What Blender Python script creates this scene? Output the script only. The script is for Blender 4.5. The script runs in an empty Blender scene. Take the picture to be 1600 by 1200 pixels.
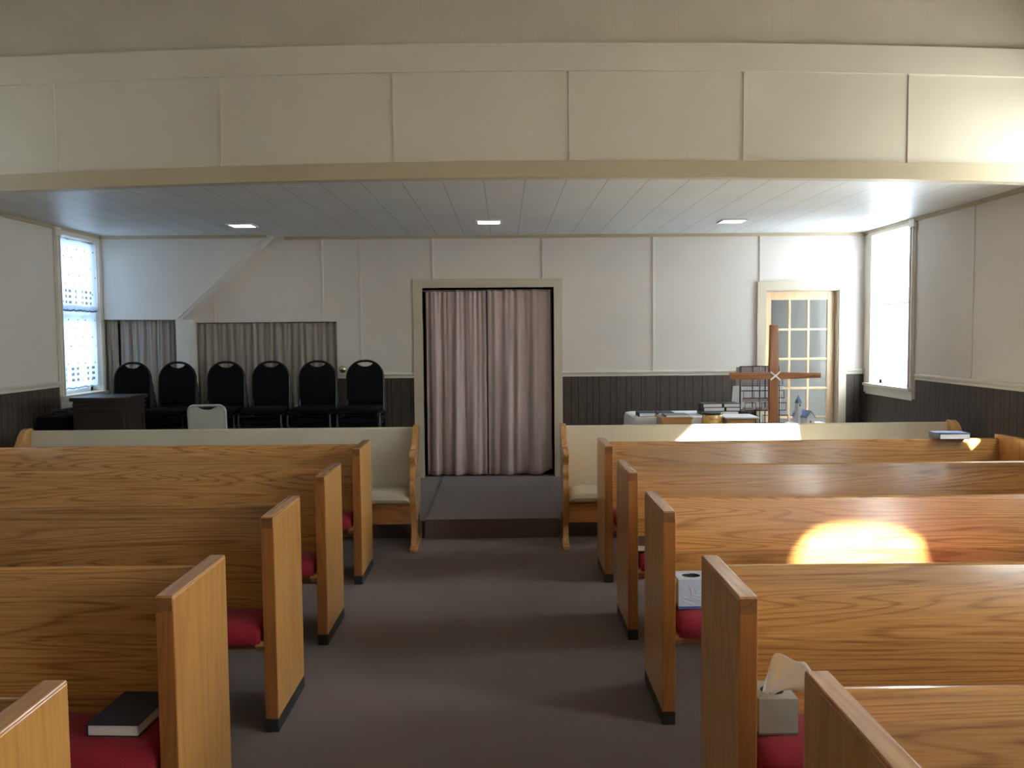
import bpy, bmesh, math, random
from mathutils import Vector, Matrix
random.seed(7)
PI = math.pi
sc = bpy.context.scene
col = sc.collection

# ------------------------------------------------------------------ camera
def make_camera():
    yw, p, r = 0.0081, 0.0591, -0.0089
    right0 = Vector((math.cos(yw), -math.sin(yw), 0)); fh = Vector((math.sin(yw), math.cos(yw), 0))
    fw = fh * math.cos(p) + Vector((0, 0, -math.sin(p)))
    up0 = fh * math.sin(p) + Vector((0, 0, math.cos(p)))
    R = right0 * math.cos(r) + up0 * math.sin(r)
    U = up0 * math.cos(r) - right0 * math.sin(r)
    cd = bpy.data.cameras.new('camera'); cam = bpy.data.objects.new('camera', cd); col.objects.link(cam)
    m = Matrix.Identity(4)
    for i in range(3):
        m[i][0] = R[i]; m[i][1] = U[i]; m[i][2] = -fw[i]
    m.translation = Vector((0, 0, 1.5963))
    cam.matrix_world = m
    cd.sensor_fit = 'HORIZONTAL'; cd.sensor_width = 36; cd.lens = 36 * 1326.26 / 1600
    cd.clip_start = 0.05; cd.clip_end = 200
    sc.camera = cam
make_camera()

# ------------------------------------------------------------------ world, sun, window light, exposure
sc.view_settings.view_transform = 'Standard'; sc.view_settings.look = 'None'
sc.view_settings.gamma = 1.0; sc.view_settings.use_curve_mapping = False
sc.view_settings.exposure = 1.35
sc.cycles.use_denoising = True
sc.cycles.max_bounces = 10; sc.cycles.diffuse_bounces = 6; sc.cycles.transparent_max_bounces = 12
sc.cycles.sample_clamp_indirect = 6.0
sc.cycles.caustics_reflective = False; sc.cycles.caustics_refractive = False
w = bpy.data.worlds.new('sky'); sc.world = w; w.use_nodes = True
bg = w.node_tree.nodes['Background']; bg.inputs[0].default_value = (0.60, 0.78, 1.0, 1); bg.inputs[1].default_value = 1.3
WXL, WXR, YW, ZC, ZP, YB, ZM, YF = -3.97, 3.646, 8.6, 2.586, 0.14, 5.42, 3.95, -1.7
sd = bpy.data.lights.new('sun', 'SUN'); sd.energy = 42.0; sd.angle = math.radians(1.2); sd.color = (1.0, 0.95, 0.86)
so = bpy.data.objects.new('sun', sd); col.objects.link(so); so.location = (8, -2, 8)
so.rotation_euler = Vector((-1, 0.8, -0.95)).to_track_quat('-Z', 'Y').to_euler()
def area(name, loc, direction, sx, sy, power, color):
    d = bpy.data.lights.new(name, 'AREA'); d.shape = 'RECTANGLE'; d.size = sx; d.size_y = sy; d.energy = power; d.color = color
    o = bpy.data.objects.new(name, d); col.objects.link(o); o.location = loc
    o.rotation_euler = Vector(direction).to_track_quat('-Z', 'Y').to_euler()
    return o
# daylight standing outside each window opening
area('daylight_rear_right', (WXR + 0.5, 8.0, 1.85), (-1, 0, 0), 1.0, 1.6, 400, (1.0, 0.98, 0.95))
area('daylight_rear_left', (WXL - 0.5, 8.05, 1.85), (1, 0, 0), 1.0, 1.6, 11, (0.72, 0.86, 1.0))
area('daylight_right_far', (WXR + 0.5, 4.75, 2.2), (-1, 0, 0), 1.2, 2.0, 60, (1.0, 0.96, 0.88))
area('daylight_right_near', (WXR + 0.5, 2.0, 2.2), (-1, 0, 0), 1.2, 2.0, 85, (1.0, 0.96, 0.88))
area('daylight_right_behind', (WXR + 0.5, -0.75, 2.1), (-1, 0, 0), 1.2, 2.0, 100, (1.0, 0.97, 0.92))
area('added_fill_back_room', (WXR + 0.5, 9.2, 1.8), (-1, 0, 0), 0.7, 1.0, 85, (0.75, 0.93, 1.0))  # added fill at an unseen opening, brightens the room behind the glazed door
area('daylight_left_far', (WXL - 0.5, 4.6, 2.2), (1, 0, 0), 1.2, 2.0, 10, (0.80, 0.9, 1.0))

# ------------------------------------------------------------------ helpers
def tag(o, label=None, cat=None, group=None, kind=None):
    if label: o['label'] = label
    if cat: o['category'] = cat
    if group: o['group'] = group
    if kind: o['kind'] = kind
    return o
def obj(name, bm, mats, parent=None, smooth=False, recalc=True):
    if recalc: bmesh.ops.recalc_face_normals(bm, faces=bm.faces)
    me = bpy.data.meshes.new(name); bm.to_mesh(me); bm.free()
    if not isinstance(mats, (list, tuple)): mats = [mats]
    for m in mats: me.materials.append(m)
    if smooth:
        me.polygons.foreach_set('use_smooth', [True] * len(me.polygons))
        if smooth != 'all': me.set_sharp_from_angle(angle=math.radians(38))
    o = bpy.data.objects.new(name, me); col.objects.link(o)
    if parent: o.parent = parent
    return o
def empty(name, loc, label, cat, group=None, rz=0):
    o = bpy.data.objects.new(name, None); col.objects.link(o); o.empty_display_size = 0.1
    o.location = loc; o.rotation_euler = (0, 0, rz)
    return tag(o, label, cat, group)
def struct(name, bm, mats, parent=None, smooth=False):
    o = obj(name, bm, mats, parent, smooth)
    if parent is None: o['kind'] = 'structure'
    return o
def copy_tree(o, parent=None):
    c = o.copy(); col.objects.link(c); c.parent = parent
    for ch in list(o.children): copy_tree(ch, c)
    return c
def box(bm, x0, x1, y0, y1, z0, z1, bev=0.0, seg=2, mi=0):
    r = bmesh.ops.create_cube(bm, size=1.0)
    vs = r['verts']
    for v in vs:
        v.co = Vector(((x0 + x1) / 2 + v.co.x * (x1 - x0), (y0 + y1) / 2 + v.co.y * (y1 - y0), (z0 + z1) / 2 + v.co.z * (z1 - z0)))
    fs = {f for v in vs for f in v.link_faces}
    for f in fs: f.material_index = mi
    if bev > 0:
        es = list({e for v in vs for e in v.link_edges})
        rr = bmesh.ops.bevel(bm, geom=es, offset=bev, segments=seg, profile=0.5, affect='EDGES')
        for f in rr['faces']: f.material_index = mi
    return bm
def B(*boxes, bev=0.0):
    bm = bmesh.new()
    for b in boxes: box(bm, *b, bev=bev)
    return bm
def prism(bm, pts, axis, a0, a1, bev=0.0, seg=2):
    """2D outline pts extruded along axis; pts are the two other coordinates in xyz order."""
    def P(a, q):
        return {'x': (a, q[0], q[1]), 'y': (q[0], a, q[1]), 'z': (q[0], q[1], a)}[axis]
    v0 = [bm.verts.new(P(a0, q)) for q in pts]; v1 = [bm.verts.new(P(a1, q)) for q in pts]
    n = len(pts); fs = [bm.faces.new(v0), bm.faces.new(v1[::-1])]
    for i in range(n): fs.append(bm.faces.new((v0[i], v1[i], v1[(i + 1) % n], v0[(i + 1) % n])))
    if bev > 0:
        es = list({e for f in fs for e in f.edges})
        bmesh.ops.bevel(bm, geom=es, offset=bev, segments=seg, profile=0.5, affect='EDGES', clamp_overlap=True)
    return bm
def tube(bm, pts, r, n=8, closed=False):
    pts = [Vector(p) for p in pts]; m = len(pts); rings = []
    rr = r if isinstance(r, (list, tuple)) else [r] * m
    ref = None
    for i, p in enumerate(pts):
        if closed: t = (pts[(i + 1) % m] - pts[i - 1])
        else: t = pts[min(i + 1, m - 1)] - pts[max(i - 1, 0)]
        t.normalize()
        if ref is None:
            ref = t.cross(Vector((0, 0, 1)))
            if ref.length < 0.1: ref = t.cross(Vector((1, 0, 0)))
        ref = (ref - t * ref.dot(t)).normalized(); b = t.cross(ref)
        rings.append([bm.verts.new(p + (ref * math.cos(2 * PI * k / n) + b * math.sin(2 * PI * k / n)) * rr[i]) for k in range(n)])
    for i in range(m if closed else m - 1):
        a, b_ = rings[i], rings[(i + 1) % m]
        for k in range(n): bm.faces.new((a[k], a[(k + 1) % n], b_[(k + 1) % n], b_[k]))
    if not closed: bm.faces.new(rings[0]); bm.faces.new(rings[-1][::-1])
    return bm
def lathe(bm, prof, n=24, c=(0, 0, 0)):
    rings = []
    for (r, z) in prof:
        rings.append([bm.verts.new((c[0] + r * math.cos(2 * PI * k / n), c[1] + r * math.sin(2 * PI * k / n), c[2] + z)) for k in range(n)])
    for a, b in zip(rings, rings[1:]):
        for k in range(n): bm.faces.new((a[k], a[(k + 1) % n], b[(k + 1) % n], b[k]))
    bm.faces.new(rings[0]); bm.faces.new(rings[-1][::-1])
    return bm

# ------------------------------------------------------------------ materials
class NT:
    def __init__(s, name):
        s.m = bpy.data.materials.new(name); s.m.use_nodes = True; s.t = s.m.node_tree; s.n = s.t.nodes; s.l = s.t.links
        s.p = s.n['Principled BSDF']; s.out = s.n['Material Output']
    def node(s, typ, **kw):
        nd = s.n.new(typ)
        for k, v in kw.items(): setattr(nd, k, v)
        return nd
    def link(s, a, b): s.l.new(a, b)
    def math(s, op, a, b=None, c=None):
        nd = s.node('ShaderNodeMath', operation=op)
        for i, v in enumerate((a, b, c)):
            if v is None: continue
            if isinstance(v, (int, float)): nd.inputs[i].default_value = v
            else: s.link(v, nd.inputs[i])
        return nd.outputs[0]
    def coords(s, kind='Object'):
        tc = s.node('ShaderNodeTexCoord'); return tc.outputs[kind]
    def xyz(s, v):
        nd = s.node('ShaderNodeSeparateXYZ'); s.link(v, nd.inputs[0]); return nd.outputs
    def mapping(s, v, scale=(1, 1, 1), loc=(0, 0, 0), rot=(0, 0, 0)):
        nd = s.node('ShaderNodeMapping'); s.link(v, nd.inputs[0])
        nd.inputs['Location'].default_value = loc; nd.inputs['Rotation'].default_value = rot; nd.inputs['Scale'].default_value = scale
        return nd.outputs[0]
    def noise(s, v, scale=5, detail=3, rough=0.5, dist=0):
        nd = s.node('ShaderNodeTexNoise'); s.link(v, nd.inputs['Vector'])
        nd.inputs['Scale'].default_value = scale; nd.inputs['Detail'].default_value = detail
        nd.inputs['Roughness'].default_value = rough; nd.inputs['Distortion'].default_value = dist
        return nd.outputs[0]
    def ramp(s, f, stops):
        nd = s.node('ShaderNodeValToRGB'); s.link(f, nd.inputs[0]); e = nd.color_ramp.elements
        while len(e) < len(stops): e.new(0.5)
        for i, (p, c) in enumerate(stops): e[i].position = p; e[i].color = tuple(c) + (1,)
        return nd.outputs[0]
    def mix(s, f, a, b, mode='MIX'):
        nd = s.node('ShaderNodeMix', data_type='RGBA', blend_type=mode)
        for sock, v in ((nd.inputs[0], f), (nd.inputs[6], a), (nd.inputs[7], b)):
            if isinstance(v, (int, float)): sock.default_value = v
            elif isinstance(v, tuple): sock.default_value = v + (1,)
            else: s.link(v, sock)
        return nd.outputs[2]
    def bump(s, h, strength=0.2, dist=0.01):
        nd = s.node('ShaderNodeBump'); s.link(h, nd.inputs['Height']); nd.inputs['Strength'].default_value = strength
        nd.inputs['Distance'].default_value = dist; s.link(nd.outputs[0], s.p.inputs['Normal'])
    def set(s, color=None, rough=None, metal=None, spec=None, coat=None, sheen=None):
        if color is not None:
            if isinstance(color, tuple): s.p.inputs['Base Color'].default_value = color + (1,)
            else: s.link(color, s.p.inputs['Base Color'])
        if rough is not None:
            if isinstance(rough, (int, float)): s.p.inputs['Roughness'].default_value = rough
            else: s.link(rough, s.p.inputs['Roughness'])
        if metal is not None: s.p.inputs['Metallic'].default_value = metal
        if spec is not None: s.p.inputs['Specular IOR Level'].default_value = spec
        if coat is not None: s.p.inputs['Coat Weight'].default_value = coat; s.p.inputs['Coat Roughness'].default_value = 0.12
        if sheen is not None: s.p.inputs['Sheen Weight'].default_value = sheen
        return s.m
def paint(name, c, rough=0.6, var=0.06, nscale=30, bump=0.05):
    t = NT(name); v = t.coords(); n = t.noise(v, 1.5, 3); n2 = t.noise(v, nscale * 8, 2)
    f = t.math('ADD', t.math('MULTIPLY', n, 0.6), t.math('MULTIPLY', n2, 0.4))
    cc = t.ramp(f, [(0.3, tuple(x * (1 - var) for x in c)), (0.7, tuple(min(1, x * (1 + var)) for x in c))])
    t.bump(n2, bump, 0.002)
    return t.set(cc, rough)
def wood(name, c_light, c_dark, axis='x', rough=0.3, strips=0.0, coat=0.25, grain=1.0):
    """oak: long cathedral figure, fine pores, optional glued-up boards; grain runs along axis"""
    t = NT(name); v = t.coords()
    oi = t.node('ShaderNodeObjectInfo')
    add = t.node('ShaderNodeVectorMath', operation='ADD'); t.link(v, add.inputs[0])
    off = t.node('ShaderNodeCombineXYZ')
    t.link(t.math('MULTIPLY', oi.outputs['Random'], 23.0), off.inputs[0]); t.link(t.math('MULTIPLY', oi.outputs['Random'], 11.0), off.inputs[1])
    t.link(off.outputs[0], add.inputs[1]); v2 = add.outputs[0]
    rot = {'x': (0, 0, 0), 'z': (0, PI / 2, 0), 'y': (0, 0, PI / 2)}[axis]
    mp = t.mapping(v2, rot=rot)
    x, y, z = t.xyz(t.mapping(v, rot=rot))
    big = t.noise(t.mapping(mp, scale=(0.20, 2.0, 3.4)), 2.0, 1.6, 0.42, 0.25)
    strip_f = None
    ph = t.math('MULTIPLY', big, 120.0 * grain)
    if strips:
        cell = t.math('FLOOR', t.math('DIVIDE', t.math('ADD', z, 0.035), strips))
        wn = t.node('ShaderNodeTexWhiteNoise', noise_dimensions='2D')
        cv = t.node('ShaderNodeCombineXYZ'); t.link(cell, cv.inputs[0]); t.link(oi.outputs['Random'], cv.inputs[1]); t.link(cv.outputs[0], wn.inputs['Vector'])
        strip_f = wn.outputs['Value']
        ph = t.math('ADD', t.math('MULTIPLY', strip_f, 40.0), t.math('MULTIPLY', big, t.math('ADD', 110.0, t.math('MULTIPLY', strip_f, 90.0))))
    ring = t.math('POWER', t.math('MULTIPLY', t.math('ADD', t.math('SINE', ph), 1.0), 0.5), 5.0)
    pores = t.noise(t.mapping(mp, scale=(3.0, 45.0, 110.0)), 1.6, 3.0, 0.6)
    pf = t.ramp(pores, [(0.40, (0, 0, 0)), (0.66, (1, 1, 1))])
    f = t.math('MINIMUM', t.math('ADD', t.math('MULTIPLY', ring, 0.50), t.math('MULTIPLY', pf, 0.42)), 1.0)
    c = t.mix(f, c_light, c_dark)
    if strip_f is not None:
        g = t.math('ADD', 0.80, t.math('MULTIPLY', strip_f, 0.36))
        cb = t.node('ShaderNodeCombineXYZ')
        for i in range(3): t.link(g, cb.inputs[i])
        c = t.mix(1.0, c, cb.outputs[0], 'MULTIPLY')
    t.bump(f, 0.08, 0.001)
    return t.set(c, rough, coat=coat)
def cloth(name, c, c2=None, rough=0.9, scale=300, sheen=0.2):
    t = NT(name); v = t.coords(); n = t.noise(v, scale, 2); m = t.noise(v, 4, 3)
    c2 = c2 or tuple(x * 0.72 for x in c)
    f = t.math('ADD', t.math('MULTIPLY', n, 0.7), t.math('MULTIPLY', m, 0.3))
    t.bump(n, 0.25, 0.002)
    return t.set(t.ramp(f, [(0.35, c2), (0.65, c)]), rough, sheen=sheen)

M = {}
M['wall'] = paint('cream_panelling', (0.62, 0.57, 0.515), 0.55)
M['wall_stair'] = paint('stair_panel_paint', (0.60, 0.58, 0.54), 0.55)
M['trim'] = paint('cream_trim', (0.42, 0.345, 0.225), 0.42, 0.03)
M['casing'] = paint('door_casing_paint', (0.50, 0.44, 0.33), 0.45, 0.04)
M['wcasing'] = paint('window_casing_paint', (0.62, 0.58, 0.50), 0.4, 0.03)
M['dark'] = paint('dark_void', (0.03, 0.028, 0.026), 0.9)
M['oak'] = wood('oak_boards', (0.53, 0.275, 0.085), (0.22, 0.085, 0.02), 'x', 0.24, strips=0.165, coat=0.5)
M['oak_end'] = wood('oak_end_panel', (0.52, 0.265, 0.075), (0.37, 0.165, 0.042), 'z', 0.3, coat=0.3, grain=0.6)
M['oak_cap'] = wood('oak_cap_rail', (0.50, 0.25, 0.085), (0.28, 0.12, 0.035), 'y', 0.26, coat=0.4, grain=0.6)
M['oak_edge'] = wood('oak_edge_strip', (0.36, 0.14, 0.038), (0.24, 0.085, 0.022), 'z', 0.3, coat=0.3, grain=0.6)
M['oak_butt'] = wood('oak_cap_end_grain', (0.24, 0.10, 0.035), (0.16, 0.06, 0.02), 'y', 0.35, coat=0.2, grain=0.6)
M['oak_seat'] = wood('oak_seat_board', (0.56, 0.30, 0.11), (0.32, 0.14, 0.04), 'x', 0.35)
M['oak_yellow'] = wood('varnished_bench_wood', (0.56, 0.30, 0.10), (0.38, 0.17, 0.05), 'z', 0.16, coat=0.8, grain=0.5)
M['rail_wood'] = wood('bench_apron_wood', (0.42, 0.19, 0.06), (0.22, 0.08, 0.025), 'x', 0.3)
M['cross_wood'] = wood('cross_wood', (0.36, 0.15, 0.05), (0.19, 0.07, 0.025), 'z', 0.45, coat=0)
M['cross_wood_x'] = wood('cross_arm_wood', (0.36, 0.15, 0.05), (0.19, 0.07, 0.025), 'x', 0.45, coat=0)
M['door_wood'] = wood('door_pine', (0.62, 0.44, 0.27), (0.50, 0.33, 0.18), 'z', 0.4, coat=0.1, grain=0.5)
M['stand_wood'] = wood('stand_oak', (0.48, 0.24, 0.08), (0.30, 0.13, 0.04), 'x', 0.4)
M['dark_wood'] = wood('dark_stained_wood', (0.022, 0.012, 0.009), (0.010, 0.006, 0.005), 'x', 0.5, coat=0.05)
M['red'] = cloth('red_upholstery', (0.34, 0.009, 0.032), (0.18, 0.004, 0.015), 0.9, 260, 0.05)
M['cream_vinyl'] = cloth('cream_upholstery', (0.60, 0.56, 0.45), (0.48, 0.44, 0.35), 0.55, 220, 0.0)
M['black_fabric'] = cloth('black_chair_fabric', (0.008, 0.008, 0.011), (0.004, 0.004, 0.006), 0.95, sheen=0.0)
M['black_fabric'].node_tree.nodes['Principled BSDF'].inputs['Specular IOR Level'].default_value = 0.1
M['black_metal'] = NT('black_metal').set((0.012, 0.012, 0.014), 0.3, 0.3)
M['rubber'] = NT('black_rubber').set((0.018, 0.018, 0.019), 0.55)
M['pale_fabric'] = cloth('pale_grey_fabric', (0.42, 0.42, 0.37), (0.34, 0.34, 0.30), 0.8)
M['pale_metal'] = NT('champagne_metal').set((0.42, 0.42, 0.40), 0.35, 0.5)
M['brass'] = NT('brass').set((0.62, 0.52, 0.34), 0.25, 0.9)
M['white_cloth'] = cloth('white_tablecloth', (0.78, 0.80, 0.84), (0.70, 0.72, 0.77), 0.8, 200)
M['paper'] = paint('paper', (0.78, 0.78, 0.78), 0.7, 0.03)
M['pages'] = paint('book_pages', (0.84, 0.86, 0.88), 0.7, 0.05)
M['navy'] = NT('navy_book_cloth').set((0.012, 0.022, 0.05), 0.5)
M['blackbook'] = NT('black_book_cloth').set((0.014, 0.018, 0.022), 0.5)
M['greybook'] = NT('grey_book_cover').set((0.20, 0.22, 0.22), 0.6)
M['white'] = NT('white_paint').set((0.80, 0.82, 0.85), 0.5)
M['blue_roof'] = NT('blue_grey_roof').set((0.16, 0.26, 0.42), 0.5)
M['grey_wall'] = paint('grey_back_room', (0.38, 0.40, 0.43), 0.7)
M['brochure'] = NT('taupe_brochure').set((0.30, 0.24, 0.24), 0.5)
M['wire'] = NT('black_wire').set((0.015, 0.013, 0.014), 0.4, 0.5)
M['string'] = NT('white_cord').set((0.85, 0.85, 0.85), 0.7)
M['rod'] = NT('grey_rod').set((0.35, 0.34, 0.33), 0.4, 0.4)

def carpet():
    t = NT('brown_carpet'); v = t.coords('Object')
    n = t.noise(v, 420, 2, 0.7); m = t.noise(v, 1.6, 4)
    c = t.ramp(n, [(0.30, (0.060, 0.045, 0.044)), (0.5, (0.145, 0.110, 0.106)), (0.70, (0.290, 0.228, 0.222))])
    c2 = t.mix(t.math('MULTIPLY', m, 0.22), c, (0.085, 0.064, 0.060))
    t.bump(n, 0.8, 0.006)
    return t.set(c2, 0.95, sheen=0.25, spec=0.1)
M['carpet'] = carpet()
def wainscot(axis):
    t = NT('dark_grooved_panelling_' + axis); v = t.coords('Object'); x, y, z = t.xyz(v)
    u = x if axis == 'x' else y
    # random-width grooves: a fine comb in which some cells carry a groove
    fr = t.math('FRACT', t.math('DIVIDE', u, 0.078)); ce = t.math('FLOOR', t.math('DIVIDE', u, 0.078))
    wn = t.node('ShaderNodeTexWhiteNoise', noise_dimensions='1D'); t.link(ce, wn.inputs['W'])
    pos = t.math('ADD', 0.2, t.math('MULTIPLY', wn.outputs['Value'], 0.6))
    d = t.math('ABSOLUTE', t.math('SUBTRACT', fr, pos)); g = t.math('LESS_THAN', d, 0.045)
    stretch = (30, 30, 2)
    n = t.noise(t.mapping(v, scale=stretch), 3, 4, 0.6); n2 = t.noise(v, 180, 2)
    f = t.math('ADD', t.math('MULTIPLY', n, 0.6), t.math('MULTIPLY', n2, 0.4))
    c = t.ramp(f, [(0.3, (0.034, 0.025, 0.020)), (0.7, (0.088, 0.066, 0.052))])
    c = t.mix(g, c, (0.008, 0.006, 0.006))
    t.bump(t.math('SUBTRACT', f, t.math('MULTIPLY', g, 3.0)), 0.3, 0.002)
    return t.set(c, 0.6, spec=0.2)
M['wains_x'] = wainscot('x'); M['wains_y'] = wainscot('y')
def ceiling_mat():
    t = NT('white_plank_ceiling'); v = t.coords('Object'); x, y, z = t.xyz(v)
    fr = t.math('FRACT', t.math('DIVIDE', t.math('ADD', x, 0.13), 0.268))
    g = t.math('LESS_THAN', fr, 0.022)
    n = t.noise(v, 2, 3)
    c = t.ramp(n, [(0.3, (0.62, 0.63, 0.63)), (0.7, (0.68, 0.69, 0.69))])
    c = t.mix(g, c, (0.33, 0.33, 0.33)); t.bump(t.math('SUBTRACT', 1.0, g), 0.4, 0.004)
    return t.set(c, 0.42)
M['ceil'] = ceiling_mat()
def beadboard():
    t = NT('cream_grooved_board'); v = t.coords('Object'); x, y, z = t.xyz(v)
    fr = t.math('FRACT', t.math('DIVIDE', t.math('ADD', x, 0.02), 0.122)); g = t.math('LESS_THAN', fr, 0.03)
    n = t.noise(v, 3, 3)
    c = t.ramp(n, [(0.3, (0.44, 0.39, 0.30)), (0.7, (0.48, 0.43, 0.33))])
    c = t.mix(g, c, (0.45, 0.39, 0.30)); t.bump(t.math('SUBTRACT', 1.0, g), 0.2, 0.002)
    return t.set(c, 0.5)
M['bead'] = beadboard()
M['header'] = paint('cream_header_panel', (0.56, 0.505, 0.40), 0.5)
def linen(name, c, c2):
    t = NT(name); v = t.coords('Object')
    n = t.noise(t.mapping(v, scale=(60, 60, 3)), 2, 3); n2 = t.noise(v, 260, 2)
    f = t.math('ADD', t.math('MULTIPLY', n, 0.55), t.math('MULTIPLY', n2, 0.45))
    t.bump(n2, 0.2, 0.002)
    return t.set(t.ramp(f, [(0.35, c2), (0.65, c)]), 0.85, sheen=0.2)
M['linen'] = linen('taupe_linen', (0.52, 0.41, 0.385), (0.40, 0.305, 0.285))
M['beige_curtain'] = linen('beige_curtain', (0.34, 0.30, 0.26), (0.26, 0.225, 0.19))
def sheer(name, base, z_hems, tint=(0.9, 0.92, 0.95), trans=0.12):
    """thin window curtain with woven dots, three rows of squares and a dark hem line above each hem"""
    t = NT(name); v = t.coords('Object'); x, y, z = t.xyz(v)
    masks = []
    def cells(u, pu, w_, pv, su, sv, off=True):
        row = t.math('FLOOR', t.math('DIVIDE', w_, pv))
        uu = t.math('ADD', t.math('DIVIDE', u, pu), t.math('MULTIPLY', row, 0.37)) if off else t.math('DIVIDE', u, pu)
        a = t.math('ABSOLUTE', t.math('SUBTRACT', t.math('FRACT', uu), 0.5)); b = t.math('ABSOLUTE', t.math('SUBTRACT', t.math('FRACT', t.math('DIVIDE', w_, pv)), 0.5))
        return t.math('MULTIPLY', t.math('LESS_THAN', a, su / pu / 2), t.math('LESS_THAN', b, sv / pv / 2))
    masks.append(cells(y, 0.155, z, 0.082, 0.013, 0.013))
    for (zh, slope) in z_hems:
        zz = t.math('SUBTRACT', z, zh)
        def band(lo, hi): return t.math('MULTIPLY', t.math('GREATER_THAN', zz, lo), t.math('LESS_THAN', zz, hi))
        sq = t.math('MULTIPLY', cells(y, 0.098, t.math('SUBTRACT', z, zh + 0.062), 0.052, 0.032, 0.026, False), band(0.062, 0.218))
        wob = t.math('MULTIPLY', t.math('SINE', t.math('MULTIPLY', y, 60.0)), 0.004)
        hem = t.math('LESS_THAN', t.math('ABSOLUTE', t.math('SUBTRACT', t.math('ADD', zz, wob), 0.014)), 0.006)
        masks += [sq, hem]
    m = masks[0]
    for k in masks[1:]: m = t.math('MAXIMUM', m, k)
    c = t.mix(m, tint, (0.10, 0.12, 0.17))
    dif = t.node('ShaderNodeBsdfDiffuse'); tr = t.node('ShaderNodeBsdfTranslucent'); tp = t.node('ShaderNodeBsdfTransparent')
    t.link(c, dif.inputs[0]); t.link(c, tr.inputs[0]); t.link(t.mix(m, (0.95, 0.97, 1.0), (0.2, 0.2, 0.25)), tp.inputs[0])
    a = t.node('ShaderNodeMixShader'); a.inputs[0].default_value = 0.62; t.link(dif.outputs[0], a.inputs[1]); t.link(tr.outputs[0], a.inputs[2])
    b = t.node('ShaderNodeMixShader'); b.inputs[0].default_value = trans; t.link(a.outputs[0], b.inputs[1]); t.link(tp.outputs[0], b.inputs[2])
    t.link(b.outputs[0], t.out.inputs[0]); t.n.remove(t.p)
    return t.m
M['sheer'] = sheer('patterned_sheer', 0, [(1.835, 0), (1.115, 0)], tint=(0.54, 0.60, 0.68), trans=0.03)
def drape():
    t = NT('opaque_drape'); return t.set((0.55, 0.50, 0.42), 0.85)
M['drape'] = drape()
def plain_sheer():
    t = NT('plain_sheer')
    tr = t.node('ShaderNodeBsdfTranslucent'); tr.inputs[0].default_value = (0.85, 0.85, 0.83, 1)
    df = t.node('ShaderNodeBsdfDiffuse'); df.inputs[0].default_value = (0.85, 0.85, 0.83, 1)
    a = t.node('ShaderNodeMixShader'); a.inputs[0].default_value = 0.6; t.link(df.outputs[0], a.inputs[1]); t.link(tr.outputs[0], a.inputs[2])
    t.link(a.outputs[0], t.out.inputs[0]); t.n.remove(t.p); return t.m
M['plain_sheer'] = plain_sheer()
def glass():
    t = NT('window_glass')
    g = t.node('ShaderNodeBsdfGlossy'); g.inputs['Roughness'].default_value = 0.03; tp = t.node('ShaderNodeBsdfTransparent')
    tp.inputs[0].default_value = (0.93, 0.96, 0.97, 1)
    lw = t.node('ShaderNodeLayerWeight'); lw.inputs[0].default_value = 0.5
    a = t.node('ShaderNodeMixShader'); t.link(t.math('ADD', 0.05, t.math('MULTIPLY', t.math('POWER', lw.outputs['Facing'], 4.0), 0.6)), a.inputs[0]); t.link(tp.outputs[0], a.inputs[1]); t.link(g.outputs[0], a.inputs[2])
    t.link(a.outputs[0], t.out.inputs[0]); t.n.remove(t.p); return t.m
M['glass'] = glass()
def lamp_mat():
    t = NT('lamp_diffuser'); t.set((0.9, 0.88, 0.82), 0.4)
    t.p.inputs['Emission Color'].default_value = (1.0, 0.90, 0.74, 1); t.p.inputs['Emission Strength'].default_value = 5.0
    return t.m
M['lamp'] = lamp_mat()

# ------------------------------------------------------------------ room shell
def bow(bm, k=0.055):          # the old header sags a little towards both walls
    for v in bm.verts: v.co.z -= k * ((v.co.x - 0.2) / 3.1) ** 2
    return bm
def long_box(x0, x1, y0, y1, z0, z1, n=24):
    bm = bmesh.new()
    for i in range(n):
        a = x0 + (x1 - x0) * i / n; b = x0 + (x1 - x0) * (i + 1) / n
        box(bm, a, b, y0, y1, z0, z1)
    bmesh.ops.remove_doubles(bm, verts=bm.verts, dist=1e-5)
    inner = [f for f in bm.faces if abs(f.normal.x) > 0.9 and x0 + 1e-4 < f.calc_center_median().x < x1 - 1e-4]
    bmesh.ops.delete(bm, geom=inner, context='FACES')
    return bm
def holes_wall(axis, c0, c1, u0, u1, z0, z1, holes):
    """wall slab c0..c1 thick, spanning u,z with rectangular holes (u0,u1,z0,z1)"""
    us = sorted({u0, u1} | {min(max(h[i], u0), u1) for h in holes for i in (0, 1)})
    zs = sorted({z0, z1} | {min(max(h[i], z0), z1) for h in holes for i in (2, 3)})
    bm = bmesh.new()
    for a, b in zip(us, us[1:]):
        for c, d in zip(zs, zs[1:]):
            mu, mz = (a + b) / 2, (c + d) / 2
            if any(h[0] < mu < h[1] and h[2] < mz < h[3] for h in holes): continue
            if axis == 'y': box(bm, c0, c1, a, b, c, d)
            else: box(bm, a, b, c0, c1, c, d)
    bmesh.ops.remove_doubles(bm, verts=bm.verts, dist=1e-5)
    seen = {}
    for f in bm.faces: seen.setdefault(tuple(sorted(v.index for v in f.verts)), []).append(f)
    bm.verts.index_update(); seen = {}
    for f in bm.faces: seen.setdefault(tuple(sorted(v.index for v in f.verts)), []).append(f)
    bmesh.ops.delete(bm, geom=[f for g in seen.values() if len(g) > 1 for f in g], context='FACES_ONLY')
    return bm
T = 0.14
struct('floor', B((WXL, WXR, YF, 11.6, -0.12, 0.0)), M['carpet'])
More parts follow.
